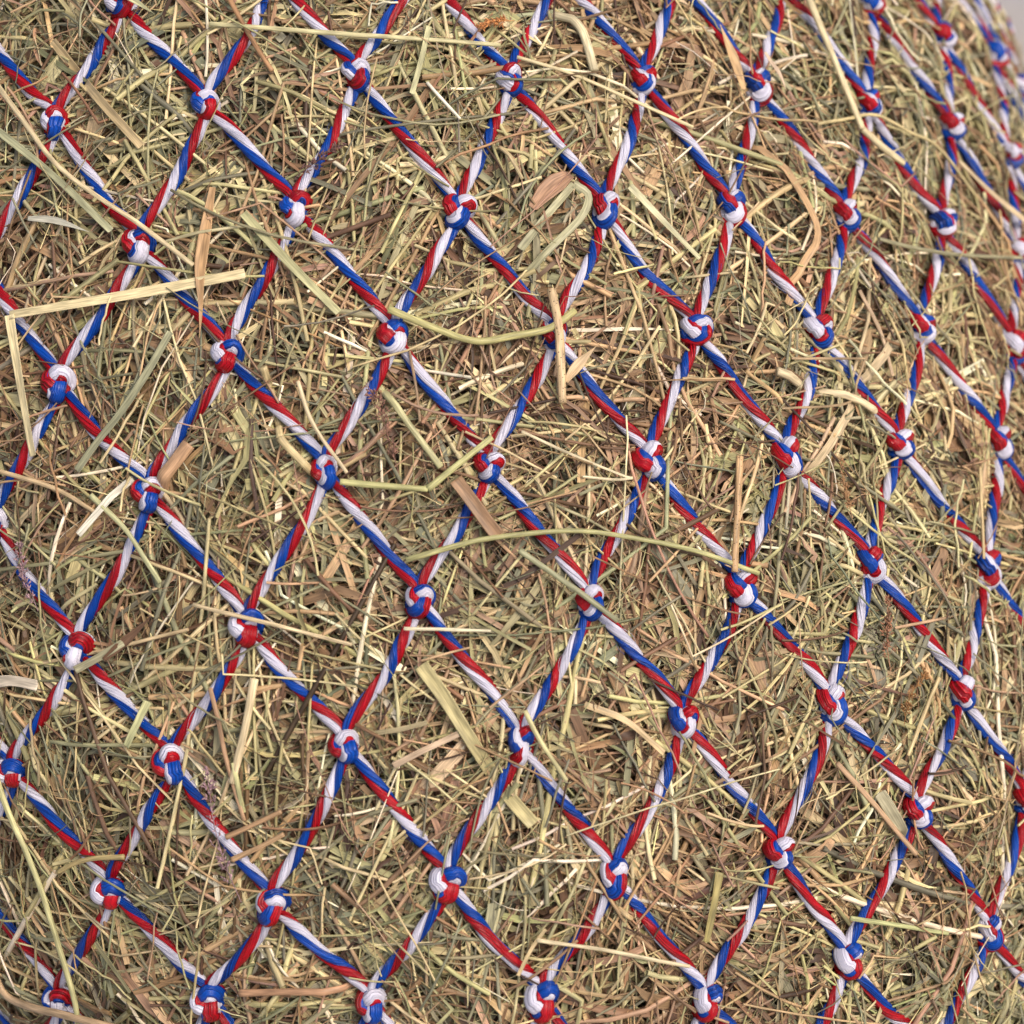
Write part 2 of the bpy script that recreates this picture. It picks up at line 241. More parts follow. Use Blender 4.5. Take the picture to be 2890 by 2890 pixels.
def knot_frame(key):
    r, k = key
    p, nrm = NODE[key]
    up, dn = [], []
    for kk, lst in (((r, k - 1), up), ((r + 1, k), up), ((r, k + 1), dn), ((r - 1, k), dn)):
        if kk in NODE:
            lst.append(norm(NODE[kk][0] - p))
    y = (np.mean(up, 0) if up else 0) - (np.mean(dn, 0) if dn else 0)
    if len(up) != len(dn):                    # border knots: lean on a neighbour's frame
        y = y * 0 + np.cross(nrm, np.array([1.0, 0, 0])) if not (up and dn) else y
    y = norm(y - nrm * (y @ nrm))
    x = np.cross(y, nrm)
    return np.stack([x, y, nrm], 1)

FRAME = {k: knot_frame(k) for k in NODE}

def sweep(path, nref, phase, radius, order, seg=14, flat=1.0, off=0.47, rad=0.53):
    """three twisted strands along a path; returns {colour: (verts, quads, uv)}"""
    n = len(path)
    T = norm(np.gradient(path, axis=0))
    N = norm(nref - T * (nref * T).sum(1, keepdims=True))
    B = np.cross(T, N)
    s = np.concatenate([[0], np.cumsum(np.linalg.norm(np.diff(path, axis=0), axis=1))])
    th = np.linspace(0, 2 * np.pi, seg, endpoint=False)
    out = {}
    for j, c in enumerate(order):
        ph = phase + j * 2 * np.pi / 3
        er = np.cos(ph)[:, None] * N + np.sin(ph)[:, None] * B
        et = -np.sin(ph)[:, None] * N + np.cos(ph)[:, None] * B
        cen = path + er * (off * radius)[:, None]
        # bundle section: a soft rounded wedge with uneven filaments
        rip = 1 + 0.05 * np.sin(th * 5 + rng.uniform(0, 6)) + 0.045 * np.sin(th * 6 + rng.uniform(0, 6))
        wob = 1 + 0.05 * np.sin(s[:, None] / R * rng.uniform(0.25, 0.5) + rng.uniform(0, 6) + th[None] * 2)
        ra = rad * radius[:, None] * (rip[None] * wob)
        rb = 0.66 * radius[:, None] * (rip[None] * wob) * flat
        v = cen[:, None] + er[:, None] * (ra * np.cos(th))[..., None] + et[:, None] * (rb * np.sin(th))[..., None]
        i = np.arange(n - 1)[:, None] * seg
        a = np.arange(seg)[None]
        b2 = (a + 1) % seg
        quads = np.stack([i + a, i + b2, i + seg + b2, i + seg + a], -1).reshape(-1, 4)
        uv = np.stack([np.broadcast_to(np.abs(th / np.pi - 1)[None], (n, seg)), np.broadcast_to((s / R)[:, None], (n, seg))], -1)
        out[c] = (v.reshape(-1, 3), quads, uv.reshape(-1, 2))
    return out

def catmull(pts, n):
    pts = np.asarray(pts)
    P = np.concatenate([[2 * pts[0] - pts[1]], pts, [2 * pts[-1] - pts[-2]]])
    res = []
    for i in range(1, len(P) - 2):
        t = np.linspace(0, 1, 24, endpoint=False)[:, None]
        p0, p1, p2, p3 = P[i - 1], P[i], P[i + 1], P[i + 2]
        res.append(0.5 * (2 * p1 + (p2 - p0) * t + (2 * p0 - 5 * p1 + 4 * p2 - p3) * t ** 2 + (3 * p1 - p0 - 3 * p2 + p3) * t ** 3))
    res = np.concatenate(res + [P[-2][None]])
    s = np.concatenate([[0], np.cumsum(np.linalg.norm(np.diff(res, axis=0), axis=1))])
    u = np.linspace(0, s[-1], n)
    return np.stack([np.interp(u, s, res[:, i]) for i in range(3)], 1)

net = link('hay_net', label='red, white and blue twisted twine hay net stretched over the hay', category='hay net')
net.location = (CEN[0], CEN[1], 0.0)
NETO = np.array(net.location)

# knots: six colour orders x two shapes share meshes
def knot_meshes(pair, variant):
    kr = random.Random(pair + str(variant))
    n = 84
    t = np.linspace(0, 2 * np.pi, n, endpoint=False)
    sx, sy, sz = (0.365, 0.475, 0.80) if variant % 2 == 0 else (0.35, 0.51, 0.84)
    w = np.stack([sx * (np.sin(t) + 2 * np.sin(2 * t)), sy * (np.cos(t) - 2 * np.cos(2 * t)) + 0.22, -sz * np.sin(3 * t)], 1)
    for ax_, am in ((0, 0.20), (1, 0.24), (2, 0.14)):
        w[:, ax_] += am * kr.uniform(-1, 1) * np.sin(t + kr.uniform(0, 6)) + am * 0.5 * kr.uniform(-1, 1) * np.sin(2 * t + kr.uniform(0, 6))
    w = np.concatenate([w, w[:2]]) * R
    nn = len(w)
    third = [c for c in 'RWB' if c not in pair][0]
    order = [pair[0], third, pair[1]]
    tt = np.concatenate([t, t[:2] + 2 * np.pi])
    x3 = (tt - (5 * np.pi / 3 - np.pi / 6)) / (2 * np.pi / 3)          # turns over only where a band dives under the next
    fl = np.floor(x3 + 0.5)
    fr = np.clip((x3 - fl) / 0.22, -1, 1)
    phase = math.radians(60 + kr.uniform(-48, 30)) - (fl - 0.5 + 0.5 * np.sin(fr * np.pi / 2)) * 2 * np.pi / 3 + (x3 - fl) * 0.35
    radius = R * (1.11 + 0.10 * np.sin(tt * 3 + kr.uniform(0, 6)) + 0.06 * np.sin(tt * 2 + kr.uniform(0, 6)))
    nref = np.zeros((nn, 3)); nref[:, 2] = 1.0
    # a touch of radial lean so that the bundle faces outward at the lobes
    nref[:, :2] = w[:, :2] / R * 0.12
    sw = sweep(w, norm(nref), phase, radius, order, seg=14, flat=1.30, off=0.40, rad=0.58)
    res = {}
    for c, (v, q, uv) in sw.items():
        res[c] = mesh_from('knot_strand', v, q, [TW[c]], uv=uv)
    return res

from mathutils import Matrix
KM = {}
for key, pair in KNOT_COLOURS.items():
    variant = int(rng.integers(0, 4))
    if (pair, variant) not in KM:
        KM[(pair, variant)] = knot_meshes(pair, variant)
    p, nrm = NODE[key]
    F = FRAME[key]
    a = rng.normal(-0.08, 0.16)
    rot = np.array([[math.cos(a), -math.sin(a), 0], [math.sin(a), math.cos(a), 0], [0, 0, 1]])
    sc = rng.normal(1.13, 0.03) * rng.normal(1.0, 0.07, 3)
    M = np.eye(4)
    M[:3, :3] = F @ rot @ np.diag(sc)
    M[:3, 3] = p + nrm * R * 0.85 - NETO
    kn = link('knot', None, net)
    kn.matrix_local = Matrix(M.tolist())
    for c, me in KM[(pair, variant)].items():
        link('strand', me, kn, label=COLOUR[c] + ' strand')

# twine between the knots
CORD_SAMPLES = []
def local(key, x, y, z):
    return NODE[key][0] + FRAME[key] @ (np.array([x, y, z]) * R)

def make_cord(a, b, kind, phase0):
    sgn = 1 if kind == 'd' else -1
    if sgn > 0:
        c = [local(a, 0.3, -0.5, 0.2), local(a, 1.15, -1.3, 0.25)]
    else:
        c = [local(a, -0.25, -0.9, 0.2), local(a, -0.65, -2.1, 0.25)]
    d = [local(b, -0.72 * sgn, 2.9, 0.7), local(b, -0.40 * sgn, 1.55, 0.5), local(b, -0.2 * sgn, 0.2, -0.1)]
    mids = []
    side = norm(np.cross(norm(d[0] - c[1]), NODE[a][1]))
    amp = rng.normal(0.0012, 0.0008) * sgn
    for f in (0.27, 0.52, 0.77):
        m = c[1] * (1 - f) + d[0] * f
        s, nrm = drop(m)
        mids.append(s + nrm * R * (0.65 + rng.normal(0, 0.15)) + side * (amp * math.sin(f * math.pi * 1.0) + rng.normal(0, 0.0003)))
    path = catmull(c + mids + d, 40)
    _, nref = drop(path)
    s = np.concatenate([[0], np.cumsum(np.linalg.norm(np.diff(path, axis=0), axis=1))])
    pitch = (0.044 if kind == 'd' else 0.032) * rng.normal(1, 0.10)
    u = s / s[-1]
    phase = phase0 - 2 * np.pi * (s - s[-1] * 0.5) / pitch + rng.normal(0, 0.30) * np.sin(u * 6.28 + rng.uniform(0, 6)) + rng.normal(0, 0.22) * np.sin(u * 11 + rng.uniform(0, 6))
    edge = np.minimum(u, 1 - u)
    radius = R * (0.84 + 0.16 * np.clip(edge / 0.22, 0, 1)) * (1 + 0.05 * np.sin(u * rng.uniform(8, 16) + rng.uniform(0, 6)))
    order = 'RWB' if kind == 'd' else 'RBW'
    origin = path[20]
    co = link('twine', None, net)
    co.location = origin - NETO
    for cc, (v, q, uv) in sweep(path, nref, phase, radius, order).items():
        if rng.uniform() < 0.6:                          # a loose filament standing off the bundle
            i0 = int(rng.integers(5, 28)); m = int(rng.integers(5, 11))
            hp = v.reshape(40, -1, 3)[i0:i0 + m, int(rng.integers(0, 14))] - path[i0:i0 + m]
            bow = np.sin(np.linspace(0.1, rng.uniform(1.4, 3.0), m))[:, None]
            hp = path[i0:i0 + m] + hp * 0.9 + (norm(hp) * rng.uniform(0.0006, 0.0016) + nref[i0:i0 + m] * 0.0006) * bow
            th = np.array([0, 2.1, 4.2])
            hv = hp[:, None] + (side[None, None] * np.cos(th)[None, :, None] + nref[i0:i0 + m][:, None] * np.sin(th)[None, :, None]) * 0.00007
            k0 = len(v) + np.arange(m - 1)[:, None] * 3
            ja = np.arange(3)[None]; jb = (ja + 1) % 3
            q = np.concatenate([q, np.stack([k0 + ja, k0 + jb, k0 + 3 + jb, k0 + 3 + ja], -1).reshape(-1, 4)])
            v = np.concatenate([v, hv.reshape(-1, 3)])
            uv = np.concatenate([uv, np.full((m * 3, 2), 0.6)])
        link('strand', mesh_from('twine_strand', v - origin, q, [TW[cc]], uv=uv), co, label=COLOUR[cc] + ' strand')
    CORD_SAMPLES.append(path[2:-2:2])

for (a, b, kind) in CORDS:
    ph = CORD_PHASE.get((a, kind))
    if ph is None:
        ph = rng.uniform(0, 2 * math.pi)
    make_cord(a, b, kind, ph)

# ------------------------------------------------------------------ hay
CS = np.concatenate(CORD_SAMPLES)
KD = kdtree.KDTree(len(CS) + len(NODE))
for i, p in enumerate(CS):
    KD.insert(p, i)
for i, k in enumerate(NODE):
    KD.insert(NODE[k][0], len(CS) + i)
KD.balance()

def cord_distance(pts):
    return np.array([KD.find(p)[2] for p in pts])

def waves(q, seed, scale):               # smooth noise over the bag, about -1..1
    g = np.random.default_rng(seed)
    out = np.zeros(len(q))
    for i in range(10):
        w = g.normal(0, 1, 3); w = w / np.linalg.norm(w) * scale * g.uniform(0.6, 1.7)
        out += np.sin(q @ w + g.uniform(0, 6.28))
    return out / 3.2

def to_camera(p):
    th = math.radians(40)
    d = p - CAM
    y = d[:, 1] * math.cos(th) + d[:, 2] * math.sin(th)
    z = -d[:, 1] * math.sin(th) + d[:, 2] * math.cos(th)
    t = 0.225
    return np.stack([d[:, 0] / -z / t, y / -z / t], 1)

def sample_surface(n, margin_in, margin_out, seed):
    """points spread evenly over the front of the bag, between two margins round the part the photo shows"""
    g = np.random.default_rng(seed)
    got = []
    tot = 0
    while tot < n:
        ab = g.uniform(-1.25, 1.25, (n * 2, 2))
        q = bag_dir(ab)
        ang = np.linalg.norm(ab, axis=1)
        J = np.sin(ang) / np.maximum(ang, 1e-6) * np.linalg.norm((q / AX), axis=1)
        p = bag_point(q)
        nrm = bag_normal(q)
        view = norm(CAM - p)
        f = to_camera(p)
        m = np.abs(f).max(1)
        keep = (g.uniform(0, 4.0, len(J)) < J) & (m < margin_out) & (m >= margin_in) & ((nrm * view).sum(1) > -0.25)
        got.append(q[keep]); tot += keep.sum()
    return np.concatenate(got)[:n]

def bundles(q, m, seed, width):         # repeat every m-th point with a little sideways scatter
    g = np.random.default_rng(seed)
    n = len(q)
    c = np.repeat(q[:n // m + 1], m, 0)[:n]
    return norm(c + g.normal(0, width / 0.35, (n, 3)))

PAL = lin(np.array([
    (212, 193, 145), (192, 177, 128), (168, 158, 112), (146, 140, 106), (124, 120, 96),
    (188, 156, 115), (160, 128, 93), (134, 104, 76), (106, 80, 60), (166, 133, 106), (78, 58, 44), (232, 218, 184)]))
def palette_pick(n, g, green, weights):
    w = np.asarray(weights, float)[None] * np.ones((n, 1))
    w[:, 2:5] *= np.exp(0.8 * green)[:, None]
    w[:, 5:11] *= np.exp(-0.7 * green)[:, None]
    w /= w.sum(1, keepdims=True)
    i = (np.cumsum(w, 1) > g.uniform(0, 1, (n, 1))).argmax(1)
    c = PAL[i] * g.normal(1, 0.10, (n, 1)) * g.normal(1, 0.04, (n, 3))
    return np.clip(c, 0.01, 0.9)

def straws(q, length, width, h0, slope, shape, seed, rings=5, clamp=True, kink=0.2, curve=0.5, weights=None, aspect=1.0, spread=None,
           mat=None, jitter=0.0004, pale=1.0, align=0.9, over=None):
    """many straws as one mesh; q start directions, length/width/h0/slope arrays, shape 'stem' | 'blade' | 'hair'"""
    g = np.random.default_rng(seed)
    n = len(q)
    P, Nn = bag_point(q), bag_normal(q)
    ref = norm(np.cross(Nn, np.array([0.0, 0.55, 0.83])))
    ref2 = np.cross(Nn, ref)
    flow = waves(q, 91, 22.0) * 1.1 + waves(q, 93, 6.0) * 1.2 + 1.2
    ang = flow + g.normal(0, align, n) + (g.uniform(0, 1, n) < 0.4) * g.uniform(-1.6, 1.6, n)
    if spread is not None:                   # straws that lie in bundles
        lead = g.normal(0, 0.8, n // spread + 1)
        ang = flow + np.repeat(lead, spread)[:n] + g.normal(0, 0.2, n)
    cv = g.normal(0, curve, n)
    pts = np.zeros((n, rings, 3))
    pos = P.copy()
    a = ang.copy()
    isk = g.uniform(0, 1, n) < kink
    kat = g.integers(1, rings - 1, n)
    kan = g.uniform(0.3, 1.7, n) * g.choice([-1, 1], n)
    step = length / (rings - 1)
    start = pos - (np.cos(a)[:, None] * ref + np.sin(a)[:, None] * ref2) * (length * 0.5)[:, None]
    pos = start
    for i in range(rings):
        pts[:, i] = pos
        a = a + cv / rings + isk * (kat == i) * kan + g.normal(0, 0.025, n)
        pos = pos + (np.cos(a)[:, None] * ref + np.sin(a)[:, None] * ref2) * step[:, None]
    flat = pts.reshape(-1, 3)
    S, NN = drop(flat)
    u = np.linspace(-0.5, 0.5, rings)[None]
    h = h0[:, None] + slope[:, None] * u * length[:, None] + g.normal(0, 1, (n, rings)) * jitter
    h += (g.normal(0, 0.06, n) * length)[:, None] * (u ** 2 * 4 - 0.5)
    if clamp:
        d = cord_distance(flat).reshape(n, rings)
        lump = waves(norm((flat - CEN) @ RE / AX), 55, 45.0).reshape(n, rings)
        top = -0.0012 + 0.0080 * np.clip((d - 0.0020) / 0.015, 0, 1) ** 0.75 + 0.0016 * lump - width[:, None] * 0.4
        top = top + (0 if over is None else over[:, None] * 0.0075)
        h = np.where(h > top, top + (h - top) * 0.12, h)
        if over is not None:
            h = np.where((over[:, None] > 0) & (d < 0.006), np.maximum(h, 0.0042), h)
    pts = (S + NN * h.reshape(-1, 1)).reshape(n, rings, 3)
    NN = NN.reshape(n, rings, 3)
    T = norm(np.gradient(pts, axis=1))
    B = norm(np.cross(NN, T))
    N2 = np.cross(T, B)
    # roll each straw about its own axis
    roll = (g.normal(0, 0.42, n) if shape == 'blade' else g.uniform(0, 6.28, n))[:, None] + g.normal(0, 0.5 if shape == 'blade' else 0.05, n)[:, None] * u * 2
    cb, sb = np.cos(roll)[..., None], np.sin(roll)[..., None]
    B, N2 = B * cb + N2 * sb, -B * sb + N2 * cb
    green = waves(q, 31, 16.0) * 0.8 + g.normal(0, 0.35, n)
    colr = palette_pick(n, g, green, weights if weights is not None else [1] * 12) * pale
    tip = g.normal(0, 0.18, (n, 1, 1)) * u[..., None] * 2
    colr = colr[:, None] * (1 + tip) * np.ones((n, rings, 1))
    w = width[:, None] * np.ones((1, rings))
    if shape == 'blade':
        k = 3
        taper = np.clip(np.minimum(1.0, (0.5 - u * g.choice([-1, 1], n)[:, None]) * 2.2 + 0.12), 0.08, 1)
        w = w * taper
        off = np.array([-0.5, 0.0, 0.5])
        fold = g.uniform(0.0, 0.45, n)[:, None, None] * w[..., None] * (0.5 - np.abs(off) * 1.0)[None, None]
        V = pts[:, :, None] + B[:, :, None] * (w[..., None] * off)[..., None] - N2[:, :, None] * fold[..., None]
        closed = False
    else:
        k = 5 if shape == 'stem' else 3
        th = np.linspace(0, 2 * np.pi, k, endpoint=False)
        V = pts[:, :, None] + B[:, :, None] * (w[..., None] * 0.5 * np.cos(th))[..., None] + N2[:, :, None] * (w[..., None] * 0.5 * aspect * np.sin(th))[..., None]
        closed = True
    base = (np.arange(n)[:, None, None] * rings + np.arange(rings - 1)[None, :, None]) * k
    if closed:
        j = np.arange(k); j2 = (j + 1) % k
    else:
        j = np.arange(k - 1); j2 = j + 1
    quads = np.stack([base + j, base + j2, base + k + j2, base + k + j], -1).reshape(-1, 4)
    s = (u * length[:, None] * 1000)
    across = np.linspace(0, 1, k)[None, None] * np.clip(width * 1000, 0.4, 5)[:, None, None]
    uv = np.stack([across + g.uniform(0, 300, n)[:, None, None] + 0 * s[..., None], s[..., None] + g.uniform(0, 500, n)[:, None, None] + 0 * across], -1)
    cc = np.repeat(colr[:, :, None], k, 2)
    pile(V.reshape(-1, 3), quads, cc.reshape(-1, 3), uv.reshape(-1, 2))

HAY_PARTS, HAY_COUNT = [], [0]
def pile(v, quads, c, uv):               # add straws to the one mass of hay
    HAY_PARTS.append((v, quads + HAY_COUNT[0], c, uv))
    HAY_COUNT[0] += len(v)

def core():
    nu, nv = 96, 64
    a = np.linspace(0, 2 * np.pi, nu, endpoint=False)
    b = np.linspace(0.02, np.pi - 0.02, nv)
    A, Bb = np.meshgrid(a, b, indexing='ij')
    q = np.stack([np.sin(Bb) * np.cos(A), np.sin(Bb) * np.sin(A), np.cos(Bb)], -1).reshape(-1, 3)
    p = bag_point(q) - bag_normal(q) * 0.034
    p[:, 2] = np.maximum(p[:, 2], 0.006)
    i = np.arange(nu)[:, None]; j = np.arange(nv - 1)[None]
    i2 = (i + 1) % nu
    quads = np.stack([i * nv + j, i * nv + j + 1, i2 * nv + j + 1, i2 * nv + j], -1).reshape(-1, 4)
    c = np.ones((len(p), 1)) * lin((96, 72, 50))  # dark brown, with the shade behind the straws put into the colour
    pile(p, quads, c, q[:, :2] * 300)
core()

g = np.random.default_rng(3)
W_DEEP = [1, 2, 2, 2, 2, 3, 4, 4, 4, 3, 2, 0.3]  # browner mix: shade of the deep layers put into the straw colours
W_TOP = [1.8, 2.6, 3.2, 3.0, 2.6, 2.4, 2.8, 2.6, 1.8, 1.8, 1.0, 0.4]
W_BROWN = [0.3, 0.6, 0.8, 1.2, 1.2, 1.0, 2.2, 3.2, 3.2, 1.6, 2.4, 0.1]
W_PALE = [4, 4, 3, 1.5, 0.6, 2, 0.6, 0.2, 0, 0.6, 0, 2.5]
def U(n, a, b):
    return g.uniform(a, b, n)

def LN(n, med, sig, lo, hi):
    return np.clip(med * np.exp(g.normal(0, sig, n)), lo, hi)

# lower layers: broad blades and stems that close the gaps, browner to stand in for shade
n = 8000
q = sample_surface(n, 0, 1.10, 11)
straws(q, LN(n, .055, .4, .018, .12), LN(n, .0026, .4, .0011, .0058), U(n, -.024, -.007), g.normal(0, .08, n), 'blade', 101, rings=4, clamp=False, weights=W_DEEP, curve=.25)
n = 6500
q = sample_surface(n, 0, 1.10, 12)
straws(q, LN(n, .055, .4, .016, .12), LN(n, .0012, .3, .0007, .0024), U(n, -.014, -.003), g.normal(0, .07, n), 'stem', 102, rings=4, weights=W_DEEP, curve=.25)
# upper layers, partly in bundles
n = 1900
q = sample_surface(n, 0, 1.10, 13)
straws(q, LN(n, .050, .5, .012, .14), LN(n, .00105, .4, .0005, .0026), U(n, -.007, .006), g.normal(0, .05, n), 'stem', 103, rings=6, weights=W_TOP, curve=.22)
n = 2800
q = bundles(sample_surface(n, 0, 1.10, 23), 5, 23, .004)
straws(q, LN(n, .048, .4, .014, .12), LN(n, .00090, .4, .0004, .0022), U(n, -.006, .007), g.normal(0, .05, n), 'stem', 123, rings=5, weights=W_TOP, curve=.22, spread=5)
n = 3600
q = sample_surface(n, 0, 1.10, 14)
straws(q, LN(n, .042, .5, .010, .12), LN(n, .0021, .45, .0008, .0056), U(n, -.008, .005), g.normal(0, .08, n), 'blade', 104, rings=6, weights=W_TOP, curve=.7, kink=.25)
n = 4200
q = bundles(sample_surface(n, 0, 1.10, 24), 6, 24, .005)
straws(q, LN(n, .050, .45, .012, .12), LN(n, .0015, .45, .0006, .0045), U(n, -.007, .006), g.normal(0, .06, n), 'blade', 124, rings=6, weights=W_TOP, curve=.4, kink=.15, spread=6)
n = 900
q = sample_surface(n, 0, 1.10, 15)
straws(q, LN(n, .048, .45, .016, .13), LN(n, .00125, .3, .0008, .0026), U(n, .002, .008), g.normal(0, .05, n), 'stem', 105, rings=6, weights=W_PALE, kink=.3, curve=.25)
n = 5500
q = sample_surface(n, 0, 1.10, 16)
straws(q, LN(n, .026, .45, .008, .08), U(n, .00018, .00042), U(n, -.003, .008), g.normal(0, .10, n), 'hair', 106, rings=7, weights=W_TOP, curve=1.8, kink=.1)
n = 620
q = sample_surface(n, 0, 1.1, 17)
straws(q, LN(n, .030, .45, .010, .08), U(n, .0003, .0011), U(n, .003, .007), g.normal(0, .05, n), 'stem', 107, rings=9, weights=W_TOP, curve=.4, kink=.2, over=np.ones(n))
# crumpled brown leaf scraps and chaff
n = 3400
q = sample_surface(n, 0, 1.10, 19)
straws(q, LN(n, .016, .4, .006, .04), LN(n, .0018, .45, .0007, .0048), U(n, -.006, .006), g.normal(0, .16, n), 'blade', 109, rings=6, weights=W_BROWN, curve=1.4, kink=.4, jitter=.0006)
# round the edge, beyond what the photograph shows
n = 6000
q = sample_surface(n, 1.08, 1.75, 18)
straws(q, LN(n, .06, .35, .02, .12), LN(n, .0035, .35, .0015, .007), U(n, -.013, .001), g.normal(0, .09, n), 'blade', 108, rings=4, weights=W_TOP, clamp=False)

v, f, c, t = (np.concatenate([p[i] for p in HAY_PARTS]) for i in range(4))
hay = link('hay', mesh_from('hay', v, f, [HAY], colors=c, uv=t), label='dry greenish brown hay stuffed tightly inside the twine net', category='hay', kind='stuff')


